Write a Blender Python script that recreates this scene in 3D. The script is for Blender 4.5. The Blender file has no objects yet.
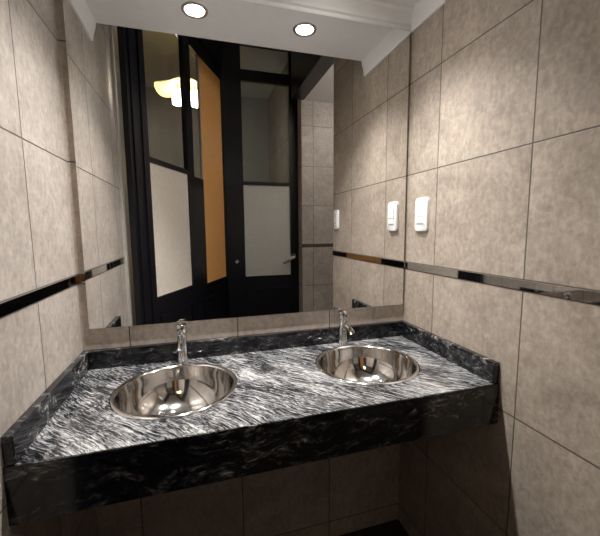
import bpy, bmesh, math, random
from mathutils import Vector, Matrix
sc = bpy.context.scene
COL = sc.collection
PI = math.pi

# ---------------------------------------------------------------- camera
cam = bpy.data.cameras.new('camera'); cam_o = bpy.data.objects.new('camera', cam); COL.objects.link(cam_o)
cam.sensor_fit = 'HORIZONTAL'; cam.sensor_width = 36; cam.lens = 20.456; cam.clip_start = .01
R_ = Vector((0.95893, -0.283525, -0.008175)); U_ = Vector((0.040065, 0.106862, 0.993466)); F_ = Vector((0.280799, 0.952992, -0.113833))
M = Matrix((R_, U_, -F_)).transposed().to_4x4(); M.translation = Vector((0, -1.25, 1.336))
cam_o.matrix_world = M
sc.camera = cam_o
# ---------------------------------------------------------------- world, exposure
w = bpy.data.worlds.new('world'); sc.world = w; w.use_nodes = True
w.node_tree.nodes['Background'].inputs[0].default_value = (.9, .95, 1, 1)
w.node_tree.nodes['Background'].inputs[1].default_value = 0.01
sc.view_settings.view_transform = 'Standard'; sc.view_settings.look = 'None'
sc.view_settings.exposure = 0.65; sc.view_settings.gamma = 1; sc.view_settings.use_curve_mapping = False
DOWN_W = 40.0        # each vanity downlight
LENS_E = 45.0
PASSAGE_E = 38.0      # opal lamp added out of view to light the side passage
PENDANT_E = 36.0
LAMP_COL = (1, .97, .938)

# ---------------------------------------------------------------- materials
def mat(name):
    m = bpy.data.materials.new(name); m.use_nodes = True
    nt = m.node_tree; return m, nt, nt.nodes['Principled BSDF']
def nd(nt, t, **k):
    n = nt.nodes.new(t)
    for a, v in k.items(): setattr(n, a, v)
    return n
def math_(nt, op, a, b=None, c=None):
    n = nd(nt, 'ShaderNodeMath', operation=op)
    for i, v in enumerate((a, b, c)):
        if v is None: continue
        if isinstance(v, (int, float)): n.inputs[i].default_value = v
        else: nt.links.new(v, n.inputs[i])
    return n.outputs[0]
def ramp(nt, fac, stops):
    n = nd(nt, 'ShaderNodeValToRGB'); e = n.color_ramp.elements
    while len(e) < len(stops): e.new(.5)
    for i, (p, c) in enumerate(stops): e[i].position = p; e[i].color = (*c, 1) if len(c) == 3 else c
    nt.links.new(fac, n.inputs[0]); return n.outputs[0]
def noise(nt, vec, scale, detail=4, rough=.55, dist=0.0):
    n = nd(nt, 'ShaderNodeTexNoise'); n.inputs['Scale'].default_value = scale; n.inputs['Detail'].default_value = detail
    n.inputs['Roughness'].default_value = rough; n.inputs['Distortion'].default_value = dist
    if vec is not None: nt.links.new(vec, n.inputs['Vector'])
    return n.outputs[0]
def mapping(nt, vec, scale=(1, 1, 1), rot=(0, 0, 0), loc=(0, 0, 0)):
    n = nd(nt, 'ShaderNodeMapping'); n.inputs['Scale'].default_value = scale; n.inputs['Rotation'].default_value = rot; n.inputs['Location'].default_value = loc
    nt.links.new(vec, n.inputs['Vector']); return n.outputs[0]
def mixc(nt, fac, a, b, bt='MIX'):
    n = nd(nt, 'ShaderNodeMix', data_type='RGBA', blend_type=bt)
    if isinstance(fac, (int, float)): n.inputs[0].default_value = fac
    else: nt.links.new(fac, n.inputs[0])
    for i, v in ((6, a), (7, b)):
        if isinstance(v, tuple): n.inputs[i].default_value = (*v, 1)
        else: nt.links.new(v, n.inputs[i])
    return n.outputs[2]
def simple(name, col, rough=.5, metal=0, spec=.5, emit=0, bumpscale=0, var=.0):
    m, nt, b = mat(name)
    g = nd(nt, 'ShaderNodeNewGeometry').outputs['Position']
    n = noise(nt, g, 35, 3)
    c = ramp(nt, n, [(.3, tuple(x * (1 - var) for x in col)), (.7, tuple(min(1, x * (1 + var)) for x in col))])
    nt.links.new(c, b.inputs['Base Color'])
    b.inputs['Roughness'].default_value = rough; b.inputs['Metallic'].default_value = metal
    b.inputs['Specular IOR Level'].default_value = spec
    if emit:
        b.inputs['Emission Color'].default_value = (*col, 1); b.inputs['Emission Strength'].default_value = emit
    if bumpscale:
        bp = nd(nt, 'ShaderNodeBump'); bp.inputs['Strength'].default_value = bumpscale; bp.inputs['Distance'].default_value = .002
        nt.links.new(n, bp.inputs['Height']); nt.links.new(bp.outputs[0], b.inputs['Normal'])
    return m

TILE_W, TILE_H = .365, .3535
def tile(name, axis, off, ca=(.52, .462, .412), cb=(.31, .268, .232), grout=(.10, .084, .07), rough=.5):
    m, nt, b = mat(name)
    P = nd(nt, 'ShaderNodeNewGeometry').outputs['Position']
    s = nd(nt, 'ShaderNodeSeparateXYZ'); nt.links.new(P, s.inputs[0])
    u = math_(nt, 'DIVIDE', math_(nt, 'SUBTRACT', s.outputs['XY'.index(axis)], off), TILE_W)
    z = s.outputs[2]
    up = math_(nt, 'GREATER_THAN', z, 1.18)
    v = math_(nt, 'ADD', math_(nt, 'MULTIPLY', up, math_(nt, 'DIVIDE', math_(nt, 'SUBTRACT', z, 1.1958), TILE_H)),
              math_(nt, 'MULTIPLY', math_(nt, 'SUBTRACT', 1.0, up), math_(nt, 'DIVIDE', math_(nt, 'SUBTRACT', z, 1.1655), .362)))
    def line(q, wdt):
        f = math_(nt, 'FRACT', math_(nt, 'ADD', q, .5))
        d = math_(nt, 'ABSOLUTE', math_(nt, 'SUBTRACT', f, .5))
        mr = nd(nt, 'ShaderNodeMapRange'); mr.inputs[1].default_value = wdt * .6; mr.inputs[2].default_value = wdt * 1.2
        mr.inputs[3].default_value = 1; mr.inputs[4].default_value = 0; nt.links.new(d, mr.inputs[0]); return mr.outputs[0]
    gl = math_(nt, 'MAXIMUM', line(u, .0062), line(v, .0062))
    cmb = nd(nt, 'ShaderNodeCombineXYZ'); nt.links.new(math_(nt, 'FLOOR', u), cmb.inputs[0]); nt.links.new(math_(nt, 'FLOOR', v), cmb.inputs[1])
    wn = nd(nt, 'ShaderNodeTexWhiteNoise', noise_dimensions='3D'); nt.links.new(cmb.outputs[0], wn.inputs['Vector'])
    # every tile shows its own piece of the stone pattern
    vm = nd(nt, 'ShaderNodeVectorMath', operation='MULTIPLY_ADD'); nt.links.new(wn.outputs['Color'], vm.inputs[0])
    vm.inputs[1].default_value = (7, 7, 7); nt.links.new(P, vm.inputs[2])
    n1 = noise(nt, vm.outputs[0], 7, 6, .62, .4)
    n2 = noise(nt, mapping(nt, vm.outputs[0], scale=(75, 75, 28)), 1, 4, .6, .3)
    n3 = noise(nt, vm.outputs[0], 62, 3, .55, .6)
    mixn = math_(nt, 'ADD', math_(nt, 'ADD', math_(nt, 'MULTIPLY', n1, .40), math_(nt, 'MULTIPLY', n2, .25)), math_(nt, 'MULTIPLY', n3, .35))
    c = ramp(nt, mixn, [(.38, cb), (.50, tuple((x + y) / 2 for x, y in zip(ca, cb))), (.61, ca)])
    tone = math_(nt, 'ADD', .93, math_(nt, 'MULTIPLY', wn.outputs['Value'], .12))
    hv = nd(nt, 'ShaderNodeHueSaturation'); nt.links.new(c, hv.inputs['Color']); nt.links.new(tone, hv.inputs['Value'])
    c = mixc(nt, gl, hv.outputs[0], grout)
    nt.links.new(c, b.inputs['Base Color'])
    b.inputs['Roughness'].default_value = rough; b.inputs['Specular IOR Level'].default_value = .4
    hgt = math_(nt, 'SUBTRACT', math_(nt, 'MULTIPLY', mixn, .25), gl)
    bp = nd(nt, 'ShaderNodeBump'); bp.inputs['Strength'].default_value = .35; bp.inputs['Distance'].default_value = .002
    nt.links.new(hgt, bp.inputs['Height']); nt.links.new(bp.outputs[0], b.inputs['Normal'])
    return m
M_RIGHT = tile('tile_right', 'Y', -.1878, ca=(.50, .425, .352), cb=(.285, .236, .192))
M_LEFT = tile('tile_left', 'Y', -.285)
M_BACK = tile('tile_back', 'X', .125, ca=(.60, .515, .44), cb=(.36, .30, .255))  # tile colour raised to stand in for light bounced by the mirror
M_FAR = tile('tile_far', 'X', 1.03)
M_FLOOR = tile('tile_floor', 'X', 0, ca=(.06, .045, .035), cb=(.035, .028, .022))

def granite(name, ang, s1, s2, s3, wts, warp, stops):
    m, nt, b = mat(name)
    P = nd(nt, 'ShaderNodeNewGeometry').outputs['Position']
    wv = nd(nt, 'ShaderNodeTexNoise'); wv.inputs['Scale'].default_value = 6; wv.inputs['Detail'].default_value = 3
    nt.links.new(P, wv.inputs['Vector'])
    vm = nd(nt, 'ShaderNodeVectorMath', operation='MULTIPLY_ADD'); nt.links.new(wv.outputs['Color'], vm.inputs[0]); vm.inputs[1].default_value = (warp,) * 3; nt.links.new(P, vm.inputs[2])
    r = mapping(nt, vm.outputs[0], rot=(0, 0, math.radians(ang)))
    n1 = noise(nt, mapping(nt, r, scale=s1), 1, 5, .62, .45)
    n2 = noise(nt, mapping(nt, r, scale=s2), 1, 3, .6, .3)
    n3 = noise(nt, mapping(nt, r, scale=s3), 1, 3, .5)
    s = math_(nt, 'ADD', math_(nt, 'ADD', math_(nt, 'MULTIPLY', n1, wts[0]), math_(nt, 'MULTIPLY', n2, wts[1])), math_(nt, 'MULTIPLY', n3, wts[2]))
    c = ramp(nt, s, stops)
    nt.links.new(c, b.inputs['Base Color'])
    b.inputs['Roughness'].default_value = .12; b.inputs['Specular IOR Level'].default_value = .5
    return m
# polished top face: dense pale streaks
M_GRAN = granite('granite_face', 48, (13, 225, 200), (55, 380, 340), (6, 14, 14), (.58, .32, .24), .06,
                 [(.475, (.006, .006, .008)), (.54, (.045, .045, .05)), (.60, (.20, .20, .205)), (.69, (.54, .535, .52))])
# same stone on upright faces: few pale wisps, shade put into the colour
M_GEDGE_SHADED = granite('granite_edge_shaded', 10, (14, 30, 48), (60, 140, 160), (5, 8, 12), (.55, .30, .25), .12,
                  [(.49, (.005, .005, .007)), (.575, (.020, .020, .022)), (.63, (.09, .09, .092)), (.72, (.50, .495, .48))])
M_MIRROR, nt_, b_ = mat('mirror_glass')
b_.inputs['Base Color'].default_value = (.84, .84, .835, 1); b_.inputs['Metallic'].default_value = 1; b_.inputs['Roughness'].default_value = 0.0
M_MEDGE = simple('mirror_edge', (.05, .045, .04), .25)
M_STRIP = simple('polished_strip', (.50, .49, .48), .03, 1, var=.02)
M_STEEL = simple('polished_steel', (.76, .75, .74), .09, 1, var=.02)
M_CHROME = simple('chrome', (.80, .80, .81), .06, 1, var=.02)
M_PLASTER = simple('white_plaster', (.88, .88, .875), .6, var=.02, bumpscale=.1)
M_BLACK = simple('black_wood', (.005, .005, .008), .3, var=.2, bumpscale=.1)
M_ORANGE = simple('orange_panel', (.90, .46, .15), .35, var=.06)
M_CREAM = simple('cream_frosted', (.88, .80, .70), .45, var=.05)
M_FROST = simple('grey_frosted', (.52, .52, .47), .35, var=.05)
M_PLATE = simple('white_plastic', (.86, .86, .85), .3, var=.01)
M_SLOT = simple('dark_slot', (.04, .04, .04), .5)
M_HALL = simple('grey_wall', (.46, .455, .44), .7, var=.05)
M_ALU = simple('satin_metal', (.30, .30, .30), .3, 1, var=.02)
M_RING = simple('brushed_ring', (.62, .62, .62), .25, 1, var=.02)
M_TRIMEDGE = simple('light_edge', (.40, .375, .34), .7, spec=.1, var=.02)
M_LENS = simple('lamp_lens', (1, .97, .92), .4, emit=LENS_E)
M_OPAL = simple('opal_glass', (1, .96, .91), .4, emit=PASSAGE_E)
M_BULB = simple('frosted_bulb', (1, .95, .88), .4, emit=PENDANT_E)
M_AMBER = simple('amber_glass', (.85, .62, .22), .3, emit=1.0)
def glass(name, tint, refl=1.0):
    m = bpy.data.materials.new(name); m.use_nodes = True; nt = m.node_tree; nt.nodes.clear()
    o = nd(nt, 'ShaderNodeOutputMaterial'); t = nd(nt, 'ShaderNodeBsdfTransparent'); t.inputs[0].default_value = (*tint, 1)
    g = nd(nt, 'ShaderNodeBsdfGlossy'); g.inputs['Roughness'].default_value = .01
    f = nd(nt, 'ShaderNodeFresnel'); f.inputs[0].default_value = 1.5
    mx = nd(nt, 'ShaderNodeMixShader'); bf = nd(nt, 'ShaderNodeNewGeometry').outputs['Backfacing']; nt.links.new(math_(nt, 'MULTIPLY', f.outputs[0], math_(nt, 'SUBTRACT', 1.0, bf)), mx.inputs[0]); nt.links.new(t.outputs[0], mx.inputs[1]); nt.links.new(g.outputs[0], mx.inputs[2])
    nt.links.new(mx.outputs[0], o.inputs[0]); return m
M_GLASS = glass('clear_glass', (.82, .84, .82))

# ---------------------------------------------------------------- mesh helpers (all geometry in world metres; link() moves it under its parent)
def box(bm, a, b):
    x0, y0, z0 = a; x1, y1, z1 = b
    v = [bm.verts.new(p) for p in ((x0, y0, z0), (x1, y0, z0), (x1, y1, z0), (x0, y1, z0), (x0, y0, z1), (x1, y0, z1), (x1, y1, z1), (x0, y1, z1))]
    for f in ((3, 2, 1, 0), (4, 5, 6, 7), (0, 1, 5, 4), (1, 2, 6, 5), (2, 3, 7, 6), (3, 0, 4, 7)): bm.faces.new([v[i] for i in f])
def bevel(bm, off, seg=2):
    bmesh.ops.bevel(bm, geom=list(bm.edges), offset=off, segments=seg, affect='EDGES', profile=.5)
def lathe(bm, prof, c, seg=48, rim=None):
    rings = []
    for r, z in prof:
        if r < 1e-6: rings.append([bm.verts.new((c[0], c[1], c[2] + z))])
        else: rings.append([bm.verts.new((c[0] + r * math.cos(2 * PI * k / seg), c[1] + r * math.sin(2 * PI * k / seg), c[2] + z + (rim(2 * PI * k / seg, r) if rim else 0))) for k in range(seg)])
    for A, B in zip(rings, rings[1:]):
        for k in range(seg):
            q = (k + 1) % seg
            if len(A) == 1 and len(B) == 1: continue
            if len(A) == 1: bm.faces.new((A[0], B[q], B[k]))
            elif len(B) == 1: bm.faces.new((A[k], A[q], B[0]))
            else: bm.faces.new((A[k], A[q], B[q], B[k]))
def tube(bm, pts, rad, seg=16):
    pts = [Vector(p) for p in pts]; rad = rad if isinstance(rad, (list, tuple)) else [rad] * len(pts); rings = []
    for i, p in enumerate(pts):
        d = (pts[min(i + 1, len(pts) - 1)] - pts[max(i - 1, 0)]).normalized()
        a = d.cross(Vector((1, 0, 0))) if abs(d.x) < .9 else d.cross(Vector((0, 0, 1)))
        a.normalize(); b = d.cross(a)
        rings.append([bm.verts.new(p + rad[i] * (a * math.cos(2 * PI * k / seg) + b * math.sin(2 * PI * k / seg))) for k in range(seg)])
    for A, B in zip(rings, rings[1:]):
        for k in range(seg): q = (k + 1) % seg; bm.faces.new((A[k], A[q], B[q], B[k]))
    bm.faces.new(rings[0][::-1]); bm.faces.new(rings[-1])
def prism(bm, pts, axis, a, b):
    """closed 2D outline pushed along an axis; pts are the two other coordinates in order"""
    def P(p, t): return (t, p[0], p[1]) if axis == 'x' else (p[0], t, p[1]) if axis == 'y' else (p[0], p[1], t)
    A = [bm.verts.new(P(p, a)) for p in pts]; B = [bm.verts.new(P(p, b)) for p in pts]
    bm.faces.new(A); bm.faces.new(B[::-1])
    for k in range(len(pts)): q = (k + 1) % len(pts); bm.faces.new((A[k], B[k], B[q], A[q]))
def holed_slab(bm, x0, y0, x1, y1, z0, z1, holes, seg=64):
    for z, flip in ((z1, 0), (z0, 1)):
        ed = []
        loops = [[(x0, y0), (x1, y0), (x1, y1), (x0, y1)]] + [[(cx + r * math.cos(2 * PI * k / seg), cy + r * math.sin(2 * PI * k / seg)) for k in range(seg)] for cx, cy, r in holes]
        for L in loops:
            vs = [bm.verts.new((x, y, z)) for x, y in L]
            ed += [bm.edges.new((vs[k], vs[(k + 1) % len(vs)])) for k in range(len(vs))]
        bmesh.ops.triangle_fill(bm, edges=ed, use_beauty=True)
    bm.verts.ensure_lookup_table()
    n = 4 + seg * len(holes); V = list(bm.verts); T, Bt = V[:n], V[n:]
    for s, cnt in [(0, 4)] + [(4 + i * seg, seg) for i in range(len(holes))]:
        for k in range(cnt): q = (k + 1) % cnt; bm.faces.new((T[s + k], T[s + q], Bt[s + q], Bt[s + k]))
def link(name, bm, m, parent=None, smooth=None, label=None):
    bmesh.ops.recalc_face_normals(bm, faces=bm.faces)
    if parent is not None: bmesh.ops.transform(bm, matrix=parent_mw(parent).inverted(), verts=bm.verts)
    me = bpy.data.meshes.new(name); bm.to_mesh(me); bm.free(); me.materials.append(m)
    o = bpy.data.objects.new(name, me); COL.objects.link(o)
    if parent is not None: o.parent = parent
    if smooth is not None:
        for p in me.polygons: p.use_smooth = True
        me.set_sharp_from_angle(angle=math.radians(smooth))
    if label: o['label'] = label
    return o
def parent_mw(p):
    m = p.matrix_basis.copy()
    while p.parent: p = p.parent; m = p.matrix_basis @ m
    return m
def struct(name, bm, m, label, cat, smooth=None):
    o = link(name, bm, m, smooth=smooth); o['kind'] = 'structure'; o['label'] = label; o['category'] = cat; return o
def thing(name, label, cat, loc, rotz=0, group=None, kind=None):
    o = bpy.data.objects.new(name, None); COL.objects.link(o); o.empty_display_size = .05
    o.location = loc; o.rotation_euler = (0, 0, rotz); o['label'] = label; o['category'] = cat
    if group: o['group'] = group
    if kind: o['kind'] = kind
    return o
def dup(root, loc, label):
    r = root.copy(); COL.objects.link(r); r.location = loc; r['label'] = label
    for ch in list(root.children):
        c = ch.copy(); COL.objects.link(c); c.parent = r
        for g in list(ch.children):
            d = g.copy(); COL.objects.link(d); d.parent = c
    return r
NB = bmesh.new

# ---------------------------------------------------------------- the room
XL, XR, YL, YR, TOP = -.383, .830, -.760, -.826, 3.0
ZC, ZS, YF = .88, .9425, -.4946
bm = NB(); box(bm, (-2.3, 0, 0), (2.3, .12, TOP)); struct('wall_back', bm, M_BACK, 'brown tiled wall behind the mirror and the granite counter', 'wall')
bm = NB(); box(bm, (XR, YR, 0), (XR + .113, 0, TOP)); struct('wall_right', bm, M_RIGHT, 'beige stone-look tiled wall at the right, with the white switch plate', 'wall')
bm = NB(); box(bm, (-2.3, YL, 0), (XL, 0, TOP)); struct('wall_left', bm, M_LEFT, 'beige stone-look tiled wall at the left end of the counter', 'wall')
bm = NB(); box(bm, (.920, -3.3, 0), (2.3, -1.813, TOP)); struct('wall_far', bm, M_FAR, 'tiled wall of the side passage seen in the mirror right of the black door', 'wall')
bm = NB(); box(bm, (.943, YR, 0), (2.3, YR + .1, TOP)); struct('wall_near', bm, M_FAR, 'tiled wall closing the side passage', 'wall')
bm = NB(); box(bm, (2.3, -1.813, 0), (2.4, YR + .1, TOP)); struct('wall_end', bm, M_RIGHT, 'tiled end wall of the side passage', 'wall')
bm = NB(); box(bm, (-2.3, -3.4, 0), (.920, -3.3, TOP)); struct('wall_rear', bm, M_HALL, 'dim grey wall of the hall behind the glass doors', 'wall')
bm = NB(); box(bm, (-2.4, -3.4, 0), (-2.3, 0, TOP)); struct('wall_outer', bm, M_HALL, 'dim grey side wall of the hall behind the glass doors', 'wall')
bm = NB(); box(bm, (-2.4, -3.4, -.1), (2.4, .12, 0)); struct('floor', bm, M_FLOOR, 'dark tiled floor', 'floor')
bm = NB(); box(bm, (-2.4, -3.4, TOP), (2.4, .12, TOP + .1)); struct('ceiling', bm, M_PLASTER, 'high ceiling above the room and hall', 'ceiling')
# lowered ceiling over the counter
SOF, SOY = 2.16, -.405
DL = [(.019, -.214), (.456, -.222)]
bm = NB(); holed_slab(bm, XL, SOY, XR, 0, SOF, SOF + .09, [(x, y, .040) for x, y in DL], 48)
struct('ceiling', bm, M_PLASTER, 'lowered white ceiling with two downlights above the mirror', 'ceiling')
bm = NB(); box(bm, (.943, -1.813, 2.474), (2.3, YR, 2.55)); struct('ceiling', bm, M_PLASTER, 'pale ceiling of the side passage seen in the mirror', 'ceiling')
bm = NB(); box(bm, (XR, -1.8125, 2.474), (.943, YR, TOP)); struct('trim_1', bm, M_BLACK, 'black beam over the opening to the side passage', 'beam')
# cornices: stepped profile, (distance from wall, z)
CP = [(0, 2.098), (.010, 2.098), (.012, 2.110), (.020, 2.114), (.024, 2.126), (.034, 2.134), (.038, 2.146), (.052, 2.150), (.055, SOF), (0, SOF)]
bm = NB(); prism(bm, [(-d, z) for d, z in CP], 'x', XL, XR); struct('trim_2', bm, M_PLASTER, 'white stepped cornice along the top of the mirror', 'cornice', 40)
CW = [(0, 2.09), (.008, 2.09), (.012, 2.115), (.020, 2.14), (.024, SOF), (0, SOF)]
bm = NB(); prism(bm, [(XR - d, z) for d, z in CW], 'y', SOY, 0); struct('trim_3', bm, M_PLASTER, 'white cornice where the lowered ceiling meets the right wall', 'cornice', 40)
bm = NB(); prism(bm, [(XL + d, z) for d, z in CW], 'y', SOY, 0); struct('trim_4', bm, M_PLASTER, 'white cornice where the lowered ceiling meets the left wall', 'cornice', 40)
# polished listello strips
SZ0, SZ1, ST = 1.1674, 1.1938, .0025
bm = NB(); box(bm, (XR - ST, YR, SZ0), (XR, 0, SZ1)); struct('trim_5', bm, M_STRIP, 'polished metal strip running along the right tiled wall', 'trim')
bm = NB(); box(bm, (XL, YL, SZ0), (XL + ST, 0, SZ1)); struct('trim_6', bm, M_STRIP, 'polished metal strip running along the left tiled wall', 'trim')
bm = NB(); box(bm, (XL + ST, -ST, SZ0), (XR - ST, 0, SZ1)); struct('trim_7', bm, M_STRIP, 'polished metal strip on the wall behind the mirror', 'trim')
bm = NB(); box(bm, (.920, -1.813, SZ0), (2.3, -1.813 + ST, SZ1)); struct('trim_8', bm, M_STRIP, 'polished metal strip on the passage wall right of the black door', 'trim')
bm = NB(); box(bm, (XL - .02, YL - .040, 0), (XL + .012, YL, TOP)); struct('trim_9', bm, M_TRIMEDGE, 'pale edge trim at the end of the left wall beside the black door', 'trim')

# ---------------------------------------------------------------- doors seen in the mirror
DX, DY = .432 / math.hypot(.432, .902), -.902 / math.hypot(.432, .902)
def door_root(name, label, t):
    return thing(name, label, 'door', (-.266 + t * DX, -.936 + t * DY, 0), math.atan2(DY, DX), kind='structure')
def dpart(name, m, root, boxes, bev=0, label=None):
    bm = NB()
    for a, b in boxes:
        b2 = NB(); box(b2, a, b)
        if bev: bevel(b2, bev, 1)
        me = bpy.data.meshes.new('t'); b2.to_mesh(me); b2.free(); bm.from_mesh(me); bpy.data.meshes.remove(me)
    bmesh.ops.transform(bm, matrix=parent_mw(root), verts=bm.verts)
    return link(name, bm, m, root, label=label)
def frame_boxes(x0, x1, z0, z1, holes, d=.034):
    """solid leaf minus rectangular openings: holes share column ranges given as (xa, xb, [(za, zb), ...])"""
    out = []; x = x0; eps = 1e-5
    for xa, xb, zs in holes:
        if xa - x > eps: out.append(((x, -d / 2, z0), (xa, d / 2, z1)))
        z = z0
        for za, zb in zs: out.append(((xa, -d / 2, z), (xb, d / 2, za))); z = zb
        out.append(((xa, -d / 2, z), (xb, d / 2, z1))); x = xb
    out.append(((x, -d / 2, z0), (x1, d / 2, z1))); return out
def panel_mould(x0, x1, z0, z1, d=.034, w_=.022):
    y0, y1 = d / 2, d / 2 + .008
    return [((x0, y0, z0), (x1, y1, z0 + w_)), ((x0, y0, z1 - w_), (x1, y1, z1)), ((x0, y0, z0 + w_), (x0 + w_, y1, z1 - w_)), ((x1 - w_, y0, z0 + w_), (x1, y1, z1 - w_))]
# first leaf: clear glass over a cream pane
d1 = door_root('door_1', 'tall black wooden door leaf with clear glass above a cream pane, left in the mirror', 0)
dpart('frame', M_BLACK, d1, frame_boxes(-.165, .52, 0, 2.72, [(0, .462, [(.937, 1.722), (1.752, 2.62)])]))
dpart('panel_moulding', M_BLACK, d1, panel_mould(.02, .44, .14, .82) + panel_mould(-.14, -.04, .14, 2.5))
dpart('lower_pane', M_CREAM, d1, [((0, -.006, .937), (.462, .006, 1.722))], label='cream frosted pane')
dpart('upper_pane', M_GLASS, d1, [((0, -.003, 1.752), (.462, .003, 2.62))], label='clear glass pane')
# second leaf: narrow clear strip and an orange panel
d2 = door_root('door_2', 'black wooden door leaf with a tall narrow orange panel, seen in the mirror', .521)
T = .521
dpart('frame', M_BLACK, d2, frame_boxes(0, 1.14 - T, 0, 2.72, [(.550 - T, .700 - T, [(1.72, 2.62)]), (.700 - T, 1.122 - T, [(.911, 2.62)])]))
dpart('orange_panel', M_ORANGE, d2, [((.712 - T, -.006, .911), (1.122 - T, .010, 2.62))], label='plain orange panel')
dpart('panel_edge', M_TRIMEDGE, d2, [((.700 - T, -.006, .911), (.712 - T, .011, 2.62))], label='pale edge strip of the orange panel')
dpart('side_pane', M_GLASS, d2, [((.550 - T, -.003, 1.72), (.700 - T, .003, 2.62))], label='narrow clear glass strip')
dpart('panel_moulding', M_BLACK, d2, panel_mould(.1, .56, .14, .80))
bm = NB()
for t0, t1 in ((-.165, 1.14),):
    q = [(-.266 + t0 * DX, -.936 + t0 * DY), (-.266 + t1 * DX, -.936 + t1 * DY)]
    nx, ny = -DY * .035, DX * .035
    prism(bm, [(q[0][0] + nx, q[0][1] + ny), (q[1][0] + nx, q[1][1] + ny), (q[1][0] - nx, q[1][1] - ny), (q[0][0] - nx, q[0][1] - ny)], 'z', 2.721, TOP)
struct('trim_10', bm, M_BLACK, 'black header panel above the two angled door leaves', 'door header')
# third leaf: faces the mirror
YC = -1.95
d3 = thing('door_3', 'black door facing the mirror with clear glass above grey frosted glass and a lever handle', 'door', (0, YC, 0), kind='structure')
dpart('frame', M_BLACK, d3, frame_boxes(.24, .919, 0, TOP - .002, [(.405, .840, [(.899, 1.737), (1.767, 2.635), (2.725, 2.93)])]))
dpart('panel_moulding', M_BLACK, d3, panel_mould(.42, .84, .14, .78))
dpart('lower_pane', M_FROST, d3, [((.405, -.005, .899), (.840, .005, 1.737))], label='grey frosted pane')
dpart('upper_pane', M_GLASS, d3, [((.405, -.003, 1.767), (.840, .003, 2.635))], label='clear glass pane')
dpart('transom_pane', M_GLASS, d3, [((.405, -.003, 2.725), (.840, .003, 2.93))], label='clear transom pane')
bm = NB(); y = YC + .017
tube(bm, [(.866, y, 1.075), (.866, y + .012, 1.075)], [.027, .025], 24)
tube(bm, [(.866, y + .010, 1.075), (.866, y + .05, 1.075), (.846, y + .056, 1.067), (.750, y + .056, 1.018)], [.014, .014, .016, .014], 16)
link('handle', bm, M_CHROME, d3, 40, 'chrome lever handle')
bm = NB(); tube(bm, [(.325, y, 1.045), (.325, y + .03, 1.045)], [.018, .020], 4); link('latch', bm, M_CHROME, d3, 30, 'small square chrome latch')

# ---------------------------------------------------------------- mirror
mr = thing('wall_mirror', 'large frameless wall mirror above the granite counter', 'mirror', (.2307, -.004, 1.0148))
bm = NB(); box(bm, (-.3572, -.006, 1.0148), (.8186, -.0042, 2.0965)); link('backing', bm, M_MEDGE, mr)
bm = NB(); box(bm, (-.3567, -.011, 1.0153), (.8181, -.0061, 2.096)); link('glass', bm, M_MIRROR, mr, label='mirror glass')

# ---------------------------------------------------------------- granite vanity counter
SINKS = [(-.078, -.240), (.530, -.241)]
RS = .173
vc = thing('vanity_counter', 'black and white veined granite counter with a deep front apron and splashbacks', 'counter', (.2235, -.2473, .757))
bm = NB(); holed_slab(bm, XL, YF, XR, 0, .85, ZC, [(x, y, .160) for x, y in SINKS]); link('countertop', bm, M_GRAN, vc)
bm = NB(); prism(bm, [(YF - .004, .757), (YF + .018, .757), (YF + .018, .8499), (YF - .0001, .8499), (YF - .0001, .8795), (YF - .004, .8795)], 'x', XL, XR); link('front_apron', bm, M_GEDGE_SHADED, vc)
bm = NB(); box(bm, (XL + .0201, -.02, ZC), (XR - .0201, 0, ZS)); bevel(bm, .0015, 1); link('backsplash', bm, M_GEDGE_SHADED, vc)
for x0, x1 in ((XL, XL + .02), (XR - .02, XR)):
    bm = NB(); box(bm, (x0, YF, ZC), (x1, 0, ZS)); bevel(bm, .0015, 1); link('side_splash', bm, M_GEDGE_SHADED, vc)

# ---------------------------------------------------------------- basins
cx, cy = SINKS[0]
sk = thing('sink_basin', 'round polished steel basin on the left, sunk into the granite counter', 'sink', (cx, cy, ZC), group='round steel basins in the counter')
prof = [(RS, .0005), (RS, .0035), (RS - .003, .006), (RS - .007, .0065), (RS - .012, .0045), (RS - .015, .0015)]
rb, dep = .1565, .128
for k in range(1, 15):
    a = k / 14 * PI / 2 * .93
    prof.append((.018 + (rb - .018) * math.cos(a) ** .82, -dep * math.sin(a) ** .95 / math.sin(PI / 2 * .93) ** .95))
prof.append((.030, -dep - .001))
low = [(r - (.0 if i == 0 else .0), z - .0018) for i, (r, z) in enumerate(prof[6:])]
bm = NB(); lathe(bm, prof + [(.030, -dep - .003)] + [(r + .0012, z) for r, z in low[::-1]] + [(RS - .0135, -.0002), (RS, .0005)], (cx, cy, ZC), 72)
link('bowl', bm, M_STEEL, sk, 35)
bm = NB(); lathe(bm, [(0, -.0065), (.006, -.0065), (.008, -.004), (.019, -.004), (.021, -.0015), (.029, .0015), (.031, 0), (.031, -.006), (.022, -.008), (.020, -.05), (.018, -.10), (0, -.10)], (cx, cy, ZC - dep), 40)
dr = link('drain', bm, M_CHROME, sk, 35)
bm = NB()
for k in range(6):
    a = k * PI / 3; tube(bm, [(cx + .013 * math.cos(a), cy + .013 * math.sin(a), ZC - dep - .0042), (cx + .013 * math.cos(a), cy + .013 * math.sin(a), ZC - dep - .0036)], .0028, 10)
link('drain_hole', bm, M_SLOT, dr)
dup(sk, (*SINKS[1], ZC), 'round polished steel basin on the right, sunk into the granite counter')

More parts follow.
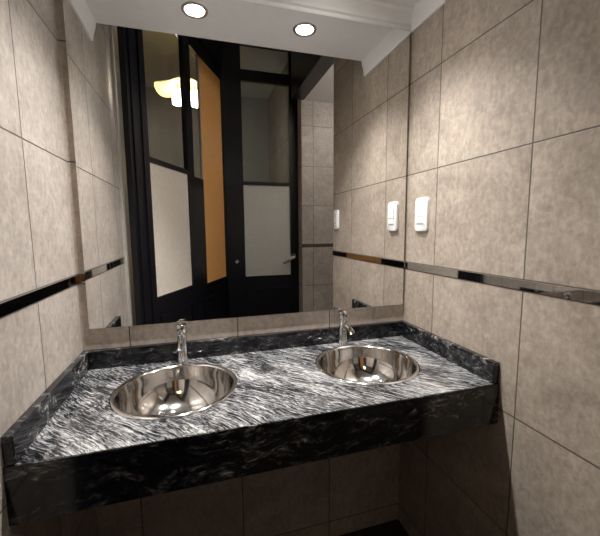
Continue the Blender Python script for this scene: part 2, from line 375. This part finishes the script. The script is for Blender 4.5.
# ---------------------------------------------------------------- push-button taps
fx, fy = -.070, -.0385
fc = thing('faucet', 'short chrome push-button tap behind the left steel basin', 'tap', (fx, fy, ZC), group='chrome taps behind the basins')
bm = NB(); lathe(bm, [(0, 0), (.018, 0), (.018, .004), (.0175, .007), (0, .007)], (fx, fy, ZC), 40); link('base', bm, M_CHROME, fc, 40)
bm = NB(); lathe(bm, [(0, .006), (.0170, .006), (.0165, .05), (.0165, .098), (.0135, .1005), (.0135, .105), (0, .105)], (fx, fy, ZC), 40); link('body', bm, M_CHROME, fc, 40)
bm = NB(); lathe(bm, [(0, .1045), (.0165, .1045), (.0178, .108), (.0178, .127), (.0165, .132), (.011, .1355), (0, .1365)], (fx, fy, ZC), 40); link('push_button', bm, M_CHROME, fc, 40)
bm = NB(); tube(bm, [(fx, fy - .008, ZC + .084), (fx, fy - .03, ZC + .082), (fx, fy - .060, ZC + .079), (fx, fy - .080, ZC + .0765), (fx, fy - .088, ZC + .073)], [.0105, .0105, .0105, .0105, .0100], 24)
sp = link('spout', bm, M_CHROME, fc, 40)
bm = NB(); tube(bm, [(fx, fy - .078, ZC + .069), (fx, fy - .079, ZC + .062)], [.0072, .0070], 16); link('aerator', bm, M_CHROME, sp)
dup(fc, (.531, -.0385, ZC), 'short chrome push-button tap behind the right steel basin')

# ---------------------------------------------------------------- plates on the right wall
def plate(name, label, cat, y, z, wd, ht):
    r = thing(name, label, cat, (XR, y, z))
    bm = NB(); pts = []
    for cx_, cz_, a0 in ((1, 1, 0), (-1, 1, 90), (-1, -1, 180), (1, -1, 270)):
        for k in range(7):
            a = math.radians(a0 + 15 * k); pts.append((y + cx_ * (wd / 2 - .014) + .014 * math.cos(a), z + cz_ * (ht / 2 - .014) + .014 * math.sin(a)))
    A = [bm.verts.new((XR - .0002, *p)) for p in pts]; B = [bm.verts.new((XR - .009, *p)) for p in pts]
    C_ = [bm.verts.new((XR - .012, y + (p[0] - y) * .93, z + (p[1] - z) * .95)) for p in pts]
    n = len(pts)
    for L1, L2 in ((A, B), (B, C_)):
        for k in range(n): q = (k + 1) % n; bm.faces.new((L1[k], L1[q], L2[q], L2[k]))
    bm.faces.new(A); bm.faces.new(C_)
    link('plate', bm, M_PLATE, r, 40); return r
def rbox(name, m, parent, a, b, bev=.001, label=None):
    bm = NB(); box(bm, a, b); bevel(bm, bev, 2); return link(name, bm, m, parent, label=label)
sy, sz = -.113, 1.387
s = plate('light_switch', 'white switch plate on the right wall beside the mirror', 'switch', sy, sz, .074, .128)
rbox('surround', M_PLATE, s, (XR - .0135, sy - .023, sz - .036), (XR - .0119, sy + .023, sz + .036), .0006)
rbox('rocker', M_PLATE, s, (XR - .0165, sy - .020, sz - .008), (XR - .0134, sy + .020, sz + .033))
rbox('small_rocker', M_PLATE, s, (XR - .0155, sy - .020, sz - .033), (XR - .0134, sy + .020, sz - .011))
sy, sz = -.757, 1.392
s = plate('wall_socket', 'white socket plate near the end of the right wall, seen only in the mirror', 'socket', sy, sz, .056, .118)
for dz in (.026, -.026):
    md = rbox('outlet', M_PLATE, s, (XR - .0145, sy - .018, sz + dz - .017), (XR - .0119, sy + .018, sz + dz + .017))
    bm = NB()
    for k, (oy, oz, an) in enumerate(((-.008, .004, 28), (.008, .004, -28), (0, -.009, 0))):
        b2 = NB(); box(b2, (-.0004, -.0016, -.005), (.0004, .0016, .005)); bmesh.ops.transform(b2, matrix=Matrix.Translation((XR - .0147, sy + oy, sz + dz + oz)) @ Matrix.Rotation(math.radians(an), 4, 'X'), verts=b2.verts)
        me = bpy.data.meshes.new('t'); b2.to_mesh(me); b2.free(); bm.from_mesh(me); bpy.data.meshes.remove(me)
    link('pin_slots', bm, M_SLOT, md)
rbox('divider', M_PLATE, s, (XR - .0140, sy - .018, sz - .007), (XR - .0119, sy + .018, sz + .007))

# ---------------------------------------------------------------- downlights
def downlight(x, y, z, label, group, watt, spot=114, lens=M_LENS):
    r = thing('downlight', label, 'ceiling light', (x, y, z), group=group)
    bm = NB(); lathe(bm, [(.038, .001), (.037, -.003), (.040, -.006), (.046, -.006), (.049, -.003), (.0495, 0), (.038, .001)], (x, y, z), 48); link('trim_ring', bm, M_RING, r, 40)
    bm = NB(); lathe(bm, [(.0375, .0005), (.036, .012), (.031, .034), (.030, .036), (.0308, .0365), (.0368, .012), (.0388, .0008), (.0375, .0005)], (x, y, z), 48); link('reflector', bm, M_ALU, r, 60)
    bm = NB(); lathe(bm, [(0, -.012), (.012, -.011), (.022, -.006), (.028, .004), (.029, .035), (0, .035)], (x, y, z), 40); link('lamp', bm, lens, r, 50, 'glowing lamp lens')
    L = bpy.data.lights.new('lamp_light', 'SPOT'); L.energy = watt; L.spot_size = math.radians(spot); L.spot_blend = 1.0; L.shadow_soft_size = .02; L.color = LAMP_COL
    o = bpy.data.objects.new('lamp_light', L); COL.objects.link(o); o.parent = r; o.location = (0, 0, -.020)
    return r
GD = 'downlights in the lowered ceiling'
downlight(*DL[0], SOF, 'round recessed downlight, left of the two above the counter', GD, DOWN_W)
downlight(*DL[1], SOF, 'round recessed downlight, right of the two above the counter', GD, DOWN_W)
pl = thing('passage_fill_lamp', 'unseen round opal lamp added to brighten the side passage', 'ceiling light', (1.45, -1.0, 2.474))  # added out of view; its glow fills the passage wall and ceiling
bm = NB(); lathe(bm, [(0, 0), (.115, 0), (.115, -.018), (.10, -.02), (0, -.02)], (1.45, -1.0, 2.474), 40); link('base', bm, M_PLASTER, pl, 40)
bm = NB(); lathe(bm, [(.10, -.02), (.098, -.05), (.075, -.085), (.035, -.10), (0, -.102)], (1.45, -1.0, 2.474), 40); link('shade', bm, M_OPAL, pl, 40)

# ---------------------------------------------------------------- pendant behind the glass
px, py, pz = -.075, -1.875, 2.36
pd = thing('pendant_lamp', 'amber glass pendant lamp with two white bulbs, seen through the door glass in the mirror', 'lamp', (px, py, pz))
bm = NB(); lathe(bm, [(0, 0), (.05, 0), (.055, -.02), (.02, -.035), (0, -.035)], (px, py, TOP), 32); link('canopy', bm, M_ALU, pd, 40)
bm = NB(); tube(bm, [(px, py, 2.55), (px, py, TOP - .03)], .006, 12); link('stem', bm, M_ALU, pd, 40)
bm = NB(); rim = lambda a, r: .35 * r * r * math.cos(4 * a + .6)
lathe(bm, [(0, 2.56 - pz), (.03, 2.558 - pz), (.08, 2.546 - pz), (.14, 2.514 - pz), (.22, 2.482 - pz), (.22, 2.477 - pz), (.14, 2.508 - pz), (.08, 2.540 - pz), (.03, 2.552 - pz), (0, 2.554 - pz)], (px, py, pz), 64, rim)
link('shade', bm, M_AMBER, pd, 60, 'wavy amber glass shade')
for bx in (-.123, .020):
    bm = NB(); lathe(bm, [(0, 0), (.034, 0), (.040, .006), (.038, .110), (.02, .12), (0, .12)], (bx, py, pz), 32); link('bulb', bm, M_BULB, pd, 40, 'glowing white bulb')
    bm = NB(); tube(bm, [(bx, py, pz + .118), (bx, py, 2.515)], .012, 12); link('socket', bm, M_ALU, pd, 40)
